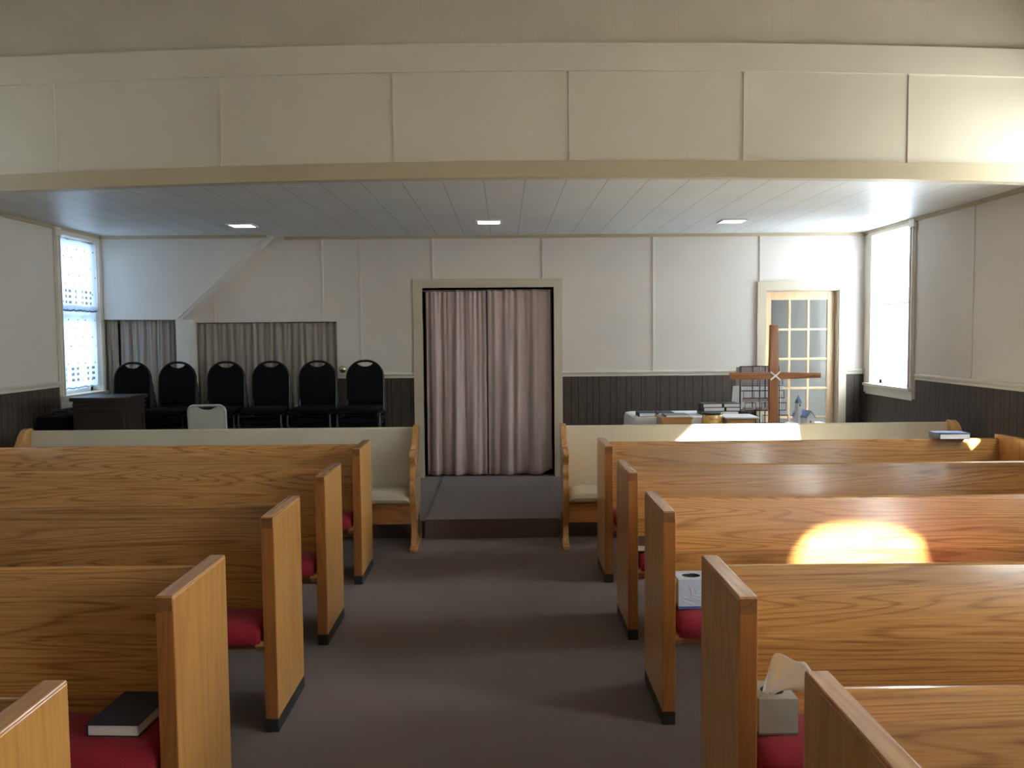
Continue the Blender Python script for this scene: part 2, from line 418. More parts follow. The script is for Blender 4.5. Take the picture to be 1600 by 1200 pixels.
# carpeted platform with its rounded nosing
bm = bmesh.new(); prism(bm, [(6.60, 0.0), (6.62, ZP - 0.03), (6.626, ZP - 0.01), (6.645, ZP), (11.6, ZP), (11.6, 0.0)], 'x', WXL, WXR)
struct('floor_platform', bm, M['carpet'], smooth=True)
# seam strips of the carpet runner that crosses the platform
bm = bmesh.new(); bmr = bmesh.new()
box(bmr, -0.64, 0.405, 6.595, 8.62, ZP, ZP + 0.006); prism(bmr, [(6.565, 0.0), (6.598, ZP + 0.006), (6.66, ZP), (6.66, 0.0)], 'x', -0.64, 0.405)
bm.free(); tag(obj('carpet_runner', bmr, M['carpet']), 'brown carpet runner laid over the platform step towards the curtained doorway', 'carpet')
RW = [(7.62, 8.41, 1.07, 2.53), (4.35, 5.40, 0.95, 3.1), (1.55, 2.50, 1.2, 3.1), (-1.25, -0.25, 1.0, 3.1)]
LW = [(7.66, 8.37, 1.07, 2.52), (4.1, 5.1, 1.2, 3.1)]
struct('wall_right', holes_wall('y', WXR, WXR + T, YF, YW + 3, 0, ZM, RW + [(8.9, 9.5, 1.3, 2.3)]), M['wall'])  # the extra back-room opening is added, unseen, to let the fill in
struct('wall_left', holes_wall('y', WXL - T, WXL, YF, YW + 3, 0, ZM, LW), M['wall'])
struct('wall_front', B((WXL - T, WXR + T, YF - T, YF, 0, ZM)), M['wall'])
struct('wall_back_room', B((WXL - T, WXR + T, 11.6, 11.7, 0, ZM)), M['grey_wall'])
DO = (-0.825, 0.498, ZP - 0.2, 2.063)               # curtained doorway
GD = (2.64, 3.385, ZP - 0.2, 2.005)                 # glazed door
SO = (-3.97, -1.694, ZP - 0.2, 1.735)               # curtained opening under the stair
struct('wall_rear', holes_wall('x', YW, YW + T, WXL, WXR, 0, ZC + 0.1, [DO, GD, SO]), M['wall'])
struct('ceiling_alcove', B((WXL, WXR, YB + 0.1, 11.6, ZC, ZC + 0.1)), M['ceil'])
struct('ceiling_main', B((WXL - T, WXR + T, YF - T, YB + 0.2, ZM, ZM + 0.1)), M['bead'])
struct('wall_header', bow(long_box(WXL, WXR, YB, YB + 0.12, ZC + 0.0, 3.30)), M['header'])
struct('wall_header_upper', B((WXL, WXR, YB + 0.004, YB + 0.124, 3.24, ZM)), M['bead'])
# header mouldings
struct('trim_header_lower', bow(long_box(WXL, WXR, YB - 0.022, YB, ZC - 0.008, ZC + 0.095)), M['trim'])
struct('trim_header_upper', bow(long_box(WXL, WXR, YB - 0.02, YB, 3.235, 3.405), 0.06), M['header'])
for i, x in enumerate((-2.80, -1.765, -0.685, 0.42, 1.52, 2.56)):
    z0 = ZC + 0.095 - 0.055 * ((x - .2) / 3.1) ** 2
    struct('trim_header_batten_%d' % (i + 1), B((x - 0.006, x + 0.006, YB - 0.006, YB, z0, 3.24 - 0.06 * ((x - .2) / 3.1) ** 2)), M['header'])
# box around the stair at the left of the alcove: sloped soffit edge, post
YS = 8.42
bm = bmesh.new()
prism(bm, [(-3.97, 1.77), (-3.235, 1.765), (-2.33, ZC), (-3.97, ZC)], 'y', YS, YW + 0.02)
struct('wall_stair_box', bm, M['wall_stair'])
struct('trim_stair_post', B((-3.245, -3.115, YS, YW + 0.05, ZP, 1.768)), M['wall_stair'])
bm = bmesh.new(); prism(bm, [(-3.235, 1.765), (-3.19, 1.765), (-2.285, ZC), (-2.33, ZC)], 'y', YS + 0.02, YW - 0.001)
struct('trim_stair_slope', bm, M['wall_stair'])
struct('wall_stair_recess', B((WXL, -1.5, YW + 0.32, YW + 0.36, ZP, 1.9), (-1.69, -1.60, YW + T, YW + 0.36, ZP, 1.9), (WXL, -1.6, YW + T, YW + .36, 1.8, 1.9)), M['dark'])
# wall seams (thin battens) of the rear and side walls
for i, (x, z0, z1) in enumerate([(-1.827, 1.735, ZC), (-1.449, 1.21, ZC), (-0.717, 2.15, ZC), (0.39, 2.15, ZC), (1.506, 1.21, ZC), (2.585, 2.10, ZC), (-2.915, 1.735, 1.93)]):
    struct('trim_rear_batten_%d' % (i + 1), B((x - 0.011, x + 0.011, YW - 0.009, YW, z0, z1), bev=0.003), M['wall'])
for i, y in enumerate((6.6,)):
    struct('trim_right_batten_%d' % (i + 1), B((WXR - 0.004, WXR, y - 0.006, y + 0.006, 1.21, ZC)), M['wall'])
# cove mouldings under the alcove ceiling
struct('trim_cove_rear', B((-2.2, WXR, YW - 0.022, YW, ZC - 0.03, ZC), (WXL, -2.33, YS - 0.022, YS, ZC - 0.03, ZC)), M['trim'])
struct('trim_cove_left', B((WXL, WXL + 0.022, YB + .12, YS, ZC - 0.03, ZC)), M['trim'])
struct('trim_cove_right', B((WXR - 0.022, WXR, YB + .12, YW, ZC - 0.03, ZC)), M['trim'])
# wainscot
WZ = 1.16
struct('trim_wainscot_rear', B((-1.694, -0.92, YW - 0.01, YW, ZP, WZ), (0.583, 2.555, YW - 0.01, YW, ZP, WZ), (3.46, WXR, YW - 0.01, YW, ZP, WZ)), M['wains_x'])
struct('trim_wainscot_right', B((WXR - 0.01, WXR, YF, 7.49, 0, WZ), (WXR - 0.01, WXR, 7.49, YW - .01, 0, 0.98)), M['wains_y'])
struct('trim_wainscot_left', B((WXL, WXL + 0.01, YF, 7.56, 0, WZ), (WXL, WXL + 0.01, 7.56, YS + .1, 0, 0.96)), M['wains_y'])
def rail(name, horiz):
    bm = bmesh.new(); prof = [(0, 0), (0.012, 0), (0.014, 0.012), (0.010, 0.018), (0.022, 0.030), (0.024, 0.044), (0.012, 0.052), (0, 0.054)]
    for (kind, c, a, b) in horiz:
        z = 1.158
        if kind == 'rear': prism(bm, [(c - d, z + h) for d, h in prof], 'x', a, b)
        elif kind == 'right': prism(bm, [(c - d, z + h) for d, h in prof], 'y', a, b)
        else: prism(bm, [(c + d, z + h) for d, h in prof], 'y', a, b)
    struct(name, bm, M['wcasing'], smooth=True)
rail('trim_rail_rear', [('rear', YW, -1.66, -0.92), ('rear', YW, 0.583, 2.555), ('rear', YW, 3.46, WXR)])
rail('trim_rail_right', [('right', WXR, YF, 7.49), ('right', WXR, 8.56, YW)])
rail('trim_rail_left', [('left', WXL, YF, 7.56)])

# ------------------------------------------------------------------ curtains as cloth sheets
def sheet(bm, f, nu, nv):
    g = [[bm.verts.new(f(i / nu, j / nv)) for j in range(nv + 1)] for i in range(nu + 1)]
    for i in range(nu):
        for j in range(nv): bm.faces.new((g[i][j], g[i + 1][j], g[i + 1][j + 1], g[i][j + 1]))
def curtain_x(name, x0, x1, z0, z1, y, mat, seed=0, folds=9, amp=0.022, label=None, cat='curtain', group=None, th=0.003, hem=None, parent=None, flare=0.0):
    rnd = random.Random(seed); ph = [rnd.uniform(0, 6.28) for _ in range(6)]; wv = [rnd.uniform(0.75, 1.35) for _ in range(6)]
    def F(u, v):
        zz = z0 + (z1 - z0) * v
        d = 1 - v
        a = amp * (0.45 + 0.75 * d)
        s = math.sin(2 * PI * folds * wv[0] * u + ph[0] + 1.2 * math.sin(2.2 * u * 3 + ph[1] + d)) * a
        s += math.sin(2 * PI * folds * 0.43 * u + ph[2] + 0.8 * d) * a * 0.9 * (0.3 + d)
        s += math.sin(2 * PI * folds * 2.3 * u + ph[3]) * 0.007 * (1 - d) ** 2
        s += math.sin(2 * PI * folds * 1.7 * u + ph[4] + 2 * d) * amp * 0.25
        xx = x0 + (x1 - x0) * u + math.sin(2 * PI * folds * wv[0] * u + ph[0] + 1.5) * amp * 0.35 * d * math.sin(PI * u)
        if hem: zz += hem(u) * d ** 6
        if v > 0.985: s *= 0.6
        return (xx, y + s - flare * d, zz)
    bm = bmesh.new(); sheet(bm, F, max(40, folds * 14), 40)
    o = obj(name, bm, mat, parent, smooth='all', recalc=False)
    md = o.modifiers.new('thickness', 'SOLIDIFY'); md.thickness = th; md.offset = 0
    if label: tag(o, label, cat, group)
    return o
curtain_x('door_curtain', -0.80, -0.188, ZP + 0.015, 2.045, 8.66, M['linen'], 3, 6, 0.019, 'taupe linen curtain filling the left half of the doorway', 'curtain', 'doorway curtains')
curtain_x('door_curtain', -0.176, 0.475, ZP + 0.012, 2.045, 8.655, M['linen'], 11, 5, 0.023, 'taupe linen curtain filling the right half of the doorway', 'curtain', 'doorway curtains', hem=lambda u: 0.05 * max(0, (u - 0.72) / 0.28) ** 1.5)
bm = bmesh.new(); tube(bm, [(-0.825, 8.66, 2.035), (0.498, 8.66, 2.035)], 0.009)
tag(obj('curtain_rod', bm, M['rod'], smooth=True), 'thin grey curtain rod spanning the top of the doorway', 'curtain rod')
curtain_x('stair_curtain', -3.95, -3.84, ZP + 0.02, 1.765, YS + 0.06, M['beige_curtain'], 5, 2, 0.02, 'narrow beige curtain drawn to the window side of the left opening', 'curtain', 'stair curtains')
curtain_x('stair_curtain', -3.83, -3.25, ZP + 0.02, 1.765, YS + 0.09, M['beige_curtain'], 6, 7, 0.016, 'beige curtain behind the leftmost stacked chairs, left of the white post', 'curtain', 'stair curtains')
curtain_x('stair_curtain', -3.11, -2.40, ZP + 0.02, 1.728, YW + 0.03, M['beige_curtain'], 8, 7, 0.018, 'beige curtain right of the white post in the wide opening', 'curtain', 'stair curtains')
curtain_x('stair_curtain', -2.40, -1.70, ZP + 0.02, 1.728, YW + 0.035, M['beige_curtain'], 9, 7, 0.022, 'beige curtain in the wide opening, next to the round knob', 'curtain', 'stair curtains')

# ------------------------------------------------------------------ doorway and glazed door
struct('trim_doorway', B((-0.92, -0.825, YW - 0.022, YW, ZP, 2.152), (0.498, 0.583, YW - 0.022, YW, ZP, 2.152), (-0.825, 0.498, YW - 0.022, YW, 2.063, 2.152),
    (-0.835, -0.825, YW - 0.01, YW + T, ZP, 2.07), (0.498, 0.508, YW - .01, YW + T, ZP, 2.07), (-.835, .508, YW - .01, YW + T, 2.063, 2.075)), M['casing'])
struct('trim_glazed_doorway', B((2.555, 2.64, YW - 0.024, YW, ZP, 2.10), (3.385, 3.462, YW - 0.024, YW, ZP, 2.015), (2.64, 3.385, YW - 0.024, YW, 2.012, 2.10), (2.64, 2.65, YW - .01, YW + T, ZP, 2.012), (3.375, 3.385, YW - .01, YW + T, ZP, 2.012)), M['casing'])
d = bpy.data.objects.new('door_1', None); col.objects.link(d); d.location = (3.372, YW + 0.06, ZP); d['kind'] = 'structure'
# leaf: stiles, rails and slim glazing bars (local x runs from hinge to the left)
Wd = 0.715; Hd = 1.862
gx0, gx1 = -0.655, -0.075; gz0, gz1 = 0.27, 1.775
bm = bmesh.new()
box(bm, gx1, 0, 0, 0.04, 0, Hd, bev=0.002); box(bm, -Wd, gx0, 0, 0.04, 0, Hd, bev=0.002)
box(bm, gx0, gx1, 0, 0.04, 0, gz0, bev=0.002); box(bm, gx0, gx1, 0, 0.04, gz1, Hd, bev=0.002)
obj('door_frame', bm, M['door_wood'], d)
bm = bmesh.new()
for k in (1, 2): x = gx0 + (gx1 - gx0) * k / 3; box(bm, x - 0.011, x + 0.011, 0.005, 0.035, gz0, gz1, bev=0.003)
for k in range(1, 5): z = gz0 + (gz1 - gz0) * k / 5; box(bm, gx0, gx1, 0.006, 0.034, z - 0.011, z + 0.011, bev=0.003)
obj('glazing_bars', bm, M['door_wood'], d)
obj('glass_panes', B((gx0, gx1, 0.018, 0.022, gz0, gz1)), M['glass'], d)
bm = bmesh.new(); lathe(bm, [(0.0, 0), (0.02, 0.001), (0.012, 0.02), (0.024, 0.035), (0.028, 0.05), (0.02, 0.062), (0.001, 0.066)], 16)
bmesh.ops.rotate(bm, verts=bm.verts, matrix=Matrix.Rotation(PI / 2, 3, 'X')); bmesh.ops.translate(bm, verts=bm.verts, vec=(-Wd + 0.035, 0, 0.9))
tag(obj('door_knob', bm, M['brass'], d, True), 'brass knob')
struct('wall_back_partition', B((1.9, 1.95, YW + T, 11.6, 0, ZC), (-1.35, -1.3, YW + T, 11.6, 0, ZC)), M['grey_wall'])
struct('trim_wall_knob_plate', B((-1.672, -1.655, YW - 0.004, YW, 1.0, ZC * 0.6)), M['wall'])
bm = bmesh.new(); lathe(bm, [(0.001, 0), (0.026, 0.001), (0.026, 0.006), (0.012, 0.01), (0.012, 0.03), (0.03, 0.045), (0.038, 0.06), (0.034, 0.078), (0.02, 0.09), (0.001, 0.093)], 20)
bmesh.ops.rotate(bm, verts=bm.verts, matrix=Matrix.Rotation(PI / 2, 3, 'X'))
o = obj('wall_knob', bm, M['brass'], None, True); o.location = (-1.632, YW, 1.255); tag(o, 'round brass knob on the wall beside the stair curtain', 'knob')

# ------------------------------------------------------------------ windows
def window(n, side, hole, casing=True, zt=None):
    y0, y1, z0, z1 = hole; X = WXR if side == 'r' else WXL; s = 1 if side == 'r' else -1
    def bx(bm, d0, d1, a, b, c, e, bev=0.0):       # d = depth outwards from the inner wall face
        xa, xb = sorted((X + s * d0, X + s * d1)); box(bm, xa, xb, a, b, c, e, bev=bev)
    root = bpy.data.objects.new('window_%d' % n, None); col.objects.link(root); root['kind'] = 'structure'
    bm = bmesh.new(); e = 0.045
    for (a, b, c, d_) in ((y0, y0 + e, z0, z1), (y1 - e, y1, z0, z1), (y0, y1, z0, z0 + e), (y0, y1, z1 - e, z1), (y0, y1, (z0 + z1) / 2 - 0.03, (z0 + z1) / 2 + 0.03)):
        bx(bm, 0.085, 0.125, a, b, c, d_)
    obj('window_sash', bm, M['white'], root)
    bm = bmesh.new(); bx(bm, 0.102, 0.106, y0 + e, y1 - e, z0 + e, z1 - e); obj('glass_pane', bm, M['glass'], root)
    bm = bmesh.new(); cw = 0.10; y1c = min(y1 + cw, (YS if side == 'l' and n == 1 else YB - 0.024 if y1 < YB else 9e9))
    bx(bm, -0.02, 0, y0 - cw, y0, z0 - 0.0, min(z1 + 0.05, (ZC - 0.001) if n in (1, 2) else 9), 0.004)
    bx(bm, -0.028, -0.02, y0 - cw + 0.015, y0 - cw + 0.03, z0, z1, 0.002); bx(bm, -0.028, -0.02, y0 - 0.03, y0 - 0.015, z0, z1, 0.002)
    if y1c - y1 > 0.03:
        bx(bm, -0.02, 0, y1, y1c, z0, min(z1 + 0.05, (ZC - 0.001) if n in (1, 2) else 9), 0.004)
    bx(bm, -0.02, 0, y0, y1, z1, min(z1 + 0.1, (ZC - 0.001) if n in (1, 2) else 9))
    bx(bm, -0.033, 0, y0 - cw - 0.002, y0, min(z1 - 0.02, 9), min(z1 + 0.055, (ZC - 0.002) if n in (1, 2) else 9), 0.004)
    obj('window_casing', bm, M['wcasing'], root)
    bm = bmesh.new(); bx(bm, -0.05, 0.09, y0 - cw, min(y1c, y1 + cw), z0 - 0.02, z0 + 0.006, 0.004); bx(bm, -0.018, 0, y0 - cw + 0.01, min(y1c, y1 + cw), z0 - 0.105, z0 - 0.02, 0.004)
    obj('window_sill', bm, M['wcasing'], root)
    return root
window(1, 'l', LW[0]); window(2, 'r', RW[0]); window(3, 'l', LW[1]); window(4, 'r', RW[1]); window(5, 'r', RW[2]); window(6, 'r', RW[3])
def curtain_y(name, X, y0, y1, z0, z1, mat, seed, folds, amp, slope=0.0, parent=None):
    rnd = random.Random(seed); ph = [rnd.uniform(0, 6.28) for _ in range(4)]
    def F(u, v):
        d = 1 - v; yy = y0 + (y1 - y0) * u
        s = math.sin(2 * PI * folds * u + ph[0] + 0.7 * d) * amp * (0.5 + 0.5 * d) + math.sin(2 * PI * folds * 0.4 * u + ph[1]) * amp * 0.8
        return (X + s, yy, z0 + (z1 - z0) * v + slope * (u - 0.5) * d)
    bm = bmesh.new(); sheet(bm, F, folds * 12, 24)
    return obj(name, bm, mat, parent, smooth='all', recalc=False)
for X, (y0, y1, z0, z1), side in ((WXL - 0.035, LW[0], 'left'), (WXR + 0.035, RW[0], 'right')):
    r = empty('sheer_curtain', (0, 0, 0), 'white sheer curtain with small dark squares hanging in the %s rear window' % side, 'curtain', 'sheer window curtains')
    curtain_y('upper_tier', X - 0.012 * (1 if X < 0 else -1) * -1, y0 + 0.005, y1 - 0.005, 1.835, z1 - 0.02, M['sheer'], 4, 5, 0.008, 0, r)
    curtain_y('lower_tier', X, y0 + 0.005, y1 - 0.005, 1.115, 1.90, M['sheer'], 9, 5, 0.009, 0.03, r)
    bm = bmesh.new(); tube(bm, [(X, y0, z1 - 0.02), (X, y1, z1 - 0.02)], 0.006); obj('curtain_rod', bm, M['rod'], r, True)
for (y0, y1, z0, z1), k in ((LW[1], 1),):
    o = curtain_y('net_curtain', WXL - 0.035, y0, y1, z0, z1, M['plain_sheer'], k, 7, 0.01)
    tag(o, 'plain white net curtain in the left window of the main room', 'curtain')
y0, y1, z0, z1 = RW[3]
o = curtain_y('net_curtain', WXR + 0.035, y0, y1, z0, z1, M['plain_sheer'], 5, 7, 0.01); tag(o, 'plain white net curtain in the right window behind the camera', 'curtain')
# right main-room windows: unseen added curtains, their gaps cut to shape the sun patches
def gap_curtain(name, X, outline, mat, label):
    bm = bmesh.new(); prism(bm, outline, 'x', X, X + 0.004)
    bm.normal_update(); bmesh.ops.triangulate(bm, faces=[f for f in bm.faces if len(f.verts) > 4])
    o = obj(name, bm, mat); tag(o, label, 'curtain', 'added sun-shaping curtains of the main room'); return o
y0, y1, z0, z1 = RW[1]
gap_curtain('sun_shaping_curtain', WXR + 0.035, [(y0, z0), (y1, z0), (y1, 0.98), (5.36, 0.98), (5.30, 1.34), (5.18, 1.55), (4.40, 2.80), (4.42, 3.05), (4.80, 3.05), (y1, 2.45), (y1, z1), (y0, z1)], M['plain_sheer'], 'added unseen curtain shaping the sun, in the far right window of the main room')
y0, y1, z0, z1 = RW[2]
gap_curtain('sun_shaping_curtain', WXR + 0.035, [(y0, z0), (1.80, z0), (1.80, 2.88), (1.87, 2.90), (1.94, 2.84), (2.02, 2.75), (2.10, 2.65), (2.18, 2.53), (2.24, 2.41), (2.26, 2.1), (2.26, z0), (y1, z0), (y1, z1), (y0, z1)], M['plain_sheer'], 'added unseen curtain shaping the sun, in the near right window of the main room')

# ------------------------------------------------------------------ ceiling lights
proto = None
for (x, y, where) in ((-2.33, 7.66, 'leftmost of the three, near the stair slope'), (-0.13, 7.55, 'middle of the three, before the doorway'), (2.04, 7.62, 'rightmost of the three, towards the glazed door')):
    lab = 'square recessed ceiling light in the low ceiling, ' + where
    if proto is None:
        proto = empty('ceiling_light', (x, y, ZC), lab, 'ceiling light', 'recessed ceiling lights')
        bm = bmesh.new()
        for q in ((-0.115, 0.115, -0.115, -0.095), (-0.115, 0.115, 0.095, 0.115), (-0.115, -0.095, -0.095, 0.095), (0.095, 0.115, -0.095, 0.095)): box(bm, *q, -0.012, 0.0, bev=0.002)
        obj('light_frame', bm, M['white'], proto); obj('diffuser', B((-0.095, 0.095, -0.095, 0.095, -0.008, -0.001)), M['lamp'], proto)
    else:
        c = copy_tree(proto); c.location = (x, y, ZC); c['label'] = lab

# ------------------------------------------------------------------ oak pews
HP, DP, TP = 0.88, 0.445, 0.053
def make_pew(s, L, label):
    root = empty('oak_pew', (0, 0, 0), label, 'pew')
    def X(a, b): return (a, b) if s > 0 else (-b, -a)
    for a in (0.0, L - TP):
        bm = bmesh.new(); xa, xb = X(a, a + TP); box(bm, xa, xb, 0.002, DP - 0.002, 0.055, HP - 0.006, bev=0.004)
        bm.normal_update()
        for f in bm.faces:
            if f.normal.y < -0.9: f.material_index = 1
        e = obj('end_panel', bm, [M['oak_end'], M['oak_edge']], root)
        bm = bmesh.new(); box(bm, xa + 0.001, xb - 0.001, 0.003, DP - 0.003, HP - 0.012, HP, bev=0.004, seg=2); box(bm, xa + 0.002, xb - 0.002, 0.0, 0.02, HP - 0.047, HP - 0.003, bev=0.002, seg=1); box(bm, xa + 0.002, xb - 0.002, DP - 0.02, DP, HP - 0.047, HP - 0.003, bev=0.002, seg=1); bm.normal_update()
        for f in bm.faces:
            if f.normal.y < -0.9: f.material_index = 1
        obj('cap_rail', bm, [M['oak_cap'], M['oak_butt']], e)
        bm = bmesh.new(); box(bm, xa, xb, 0.002, DP - 0.002, 0.0, 0.056, bev=0.003); tag(obj('base_block', bm, M['rubber'], e), 'black base block')
    xa, xb = X(TP, L - TP)
    bm = bmesh.new(); prism(bm, [(0.315, 0.345), (0.388, 0.835), (0.392, 0.850), (0.402, 0.856), (0.416, 0.854), (0.422, 0.84), (0.345, 0.335)], 'x', xa, xb)
    obj('backrest', bm, M['oak'], root, True)
    bm = bmesh.new(); prism(bm, [(0.05, 0.345), (0.05, 0.369), (0.06, 0.371), (0.34, 0.348), (0.34, 0.322), (0.06, 0.336)], 'x', xa, xb)
    obj('seat_board', bm, M['oak_seat'], root, True)
    # cushion with rounded front and ends
    bm = bmesh.new()
    prof = [(0.325, 0.352), (0.325, 0.405), (0.27, 0.424), (0.20, 0.438), (0.12, 0.446), (0.06, 0.447), (0.02, 0.438), (-0.006, 0.418), (-0.014, 0.390), (-0.006, 0.362), (0.02, 0.350), (0.048, 0.350), (0.05, 0.371)]
    xs = [0.012, 0.016, 0.03, 0.06, 0.11]; Lc = L - 2 * TP
    st = [(xs[0], 0.55), (xs[1], 0.72), (xs[2], 0.87), (xs[3], 0.96), (xs[4], 1.0), (Lc / 2, 1.0), (Lc - xs[4], 1.0), (Lc - xs[3], 0.96), (Lc - xs[2], 0.87), (Lc - xs[1], 0.72), (Lc - xs[0], 0.55)]
    rings = []
    for a, k in st:
        x = (TP + a) * s
        rings.append([bm.verts.new((x, 0.325 + (y - 0.325) * (0.9 + 0.1 * k), 0.371 + (z - 0.371) * k)) for y, z in prof])
    for a, b in zip(rings, rings[1:]):
        for k in range(len(prof)): bm.faces.new((a[k], a[(k + 1) % len(prof)], b[(k + 1) % len(prof)], b[k]))
    bm.faces.new(rings[0]); bm.faces.new(rings[-1][::-1])
    tag(obj('seat_cushion', bm, M['red'], root, True), 'red upholstered seat cushion')
    bm = bmesh.new(); prism(bm, [(0.25, 0.25), (0.25, 0.325), (0.27, 0.325), (0.27, 0.25)], 'x', xa, xb); obj('seat_rail', bm, M['oak_seat'], root)
    ca, cb = X(TP, TP + 0.034); bm = bmesh.new(); prism(bm, [(0.004, 0.352), (0.004, 0.374), (0.05, 0.374), (0.05, 0.325), (0.03, 0.325)], 'x', ca, cb); obj('seat_cleat', bm, M['oak_seat'], root)
    return root
words = {0: 'nearest the camera, mostly cut off', 1: 'second from the camera', 2: 'third from the camera', 3: 'fourth from the camera', 4: 'farthest one, before the cream bench'}
for s, xa, fronts in ((-1, -0.925, (1.31, 2.32, 3.34, 4.30, 5.36)), (1, 0.627, (1.31, 2.25, 3.36, 4.32, 5.34))):
    p0 = None
    for i, y in enumerate(fronts):
        lab = 'oak pew %s of the aisle, %s' % ('left' if s < 0 else 'right', words[i])
        if p0 is None: p = p0 = make_pew(s, 2.79, lab)
        else: p = copy_tree(p0); p['label'] = lab
        p.location = (xa, y, 0); p['group'] = 'oak pews %s of the aisle' % ('left' if s < 0 else 'right')

# ------------------------------------------------------------------ cream upholstered benches with curved ends
def make_bench(s, L, label):
    root = empty('cream_bench', (0, 0, 0), label, 'bench', 'cream upholstered benches')
    def smooth_outline(p, it=2):
        for _ in range(it):
            q = []
            for i in range(len(p)):
                a, b = p[i], p[(i + 1) % len(p)]
                q += [(a[0] * .75 + b[0] * .25, a[1] * .75 + b[1] * .25), (a[0] * .25 + b[0] * .75, a[1] * .25 + b[1] * .75)]
            p = q
        return p
    prof = smooth_outline([(0.02, 0.04), (0.06, 0.10), (0.075, 0.20), (0.05, 0.30), (0.0, 0.38), (-0.02, 0.45), (0.0, 0.50), (0.02, 0.52), (0.01, 0.56), (0.035, 0.60), (0.04, 0.64), (-0.01, 0.68), (-0.02, 0.72), (0.02, 0.745), (0.14, 0.75), (0.20, 0.80), (0.25, 0.88), (0.33, 0.91),
                           (0.39, 0.895), (0.40, 0.84), (0.37, 0.55), (0.37, 0.30), (0.38, 0.15), (0.42, 0.04), (0.42, 0.03), (0.02, 0.03)])
    for a in (0.0, L - 0.042):
        xa, xb = (a, a + 0.042) if s > 0 else (-a - 0.042, -a)
        bm = bmesh.new(); prism(bm, prof, 'x', xa + .001, xb - .001, bev=0.007, seg=2)
        e = obj('bench_end', bm, M['oak_yellow'], root, True)
        bm = bmesh.new(); box(bm, xa - 0.008, xb + 0.008, -0.02, 0.43, 0.0, 0.035, bev=0.008); obj('foot', bm, M['oak_yellow'], e, True)
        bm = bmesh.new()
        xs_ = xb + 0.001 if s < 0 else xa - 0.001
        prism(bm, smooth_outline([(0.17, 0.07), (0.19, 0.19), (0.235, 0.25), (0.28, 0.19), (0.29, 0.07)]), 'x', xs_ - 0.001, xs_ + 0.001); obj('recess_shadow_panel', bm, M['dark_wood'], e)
        e.children[-1].name = 'recess_shade_inset'  # flat dark plate, paints in the shade of a recess
    xa, xb = (0.042, L - 0.042) if s > 0 else (-(L - 0.042), -0.042)
    bm = bmesh.new(); prism(bm, [(0.30, 0.40), (0.325, 0.60), (0.345, 0.80), (0.352, 0.875), (0.362, 0.885), (0.378, 0.882), (0.383, 0.87), (0.36, 0.55), (0.35, 0.36), (0.31, 0.36)], 'x', xa, xb)
    obj('backrest', bm, M['cream_vinyl'], root, True)
    bm = bmesh.new()
    pr = [(0.315, 0.345), (0.315, 0.425), (0.22, 0.445), (0.1, 0.45), (0.02, 0.44), (-0.015, 0.42), (-0.022, 0.39), (-0.01, 0.365), (0.02, 0.352)]
    Lc = L - 0.084; rings = []
    for a, k in ((0.004, 0.5), (0.012, 0.7), (0.04, 0.88), (0.10, 1.0), (Lc / 2, 1.0), (Lc - 0.10, 1.0), (Lc - 0.04, 0.88), (Lc - 0.012, 0.7), (Lc - 0.004, 0.5)):
        rings.append([bm.verts.new(((0.042 + a) * s, y, 0.36 + (z - 0.36) * k)) for y, z in pr])
    for a, b in zip(rings, rings[1:]):
        for k in range(len(pr)): bm.faces.new((a[k], a[(k + 1) % len(pr)], b[(k + 1) % len(pr)], b[k]))
    bm.faces.new(rings[0]); bm.faces.new(rings[-1][::-1])
    obj('seat_cushion', bm, M['cream_vinyl'], root, True)
    bm = bmesh.new(); box(bm, xa, xb, 0.03, 0.31, 0.33, 0.352); obj('seat_board', bm, M['rail_wood'], root)
    bm = bmesh.new(); box(bm, xa, xb, 0.035, 0.055, 0.20, 0.33); obj('front_rail', bm, M['rail_wood'], root)
    return root
b = make_bench(-1, 3.02, 'long cream upholstered bench with curved wooden ends, left of the doorway'); b.location = (-0.665, 6.17, 0)
b = make_bench(1, 3.05, 'long cream upholstered bench with curved wooden ends, right of the doorway'); b.location = (0.42, 6.17, 0)

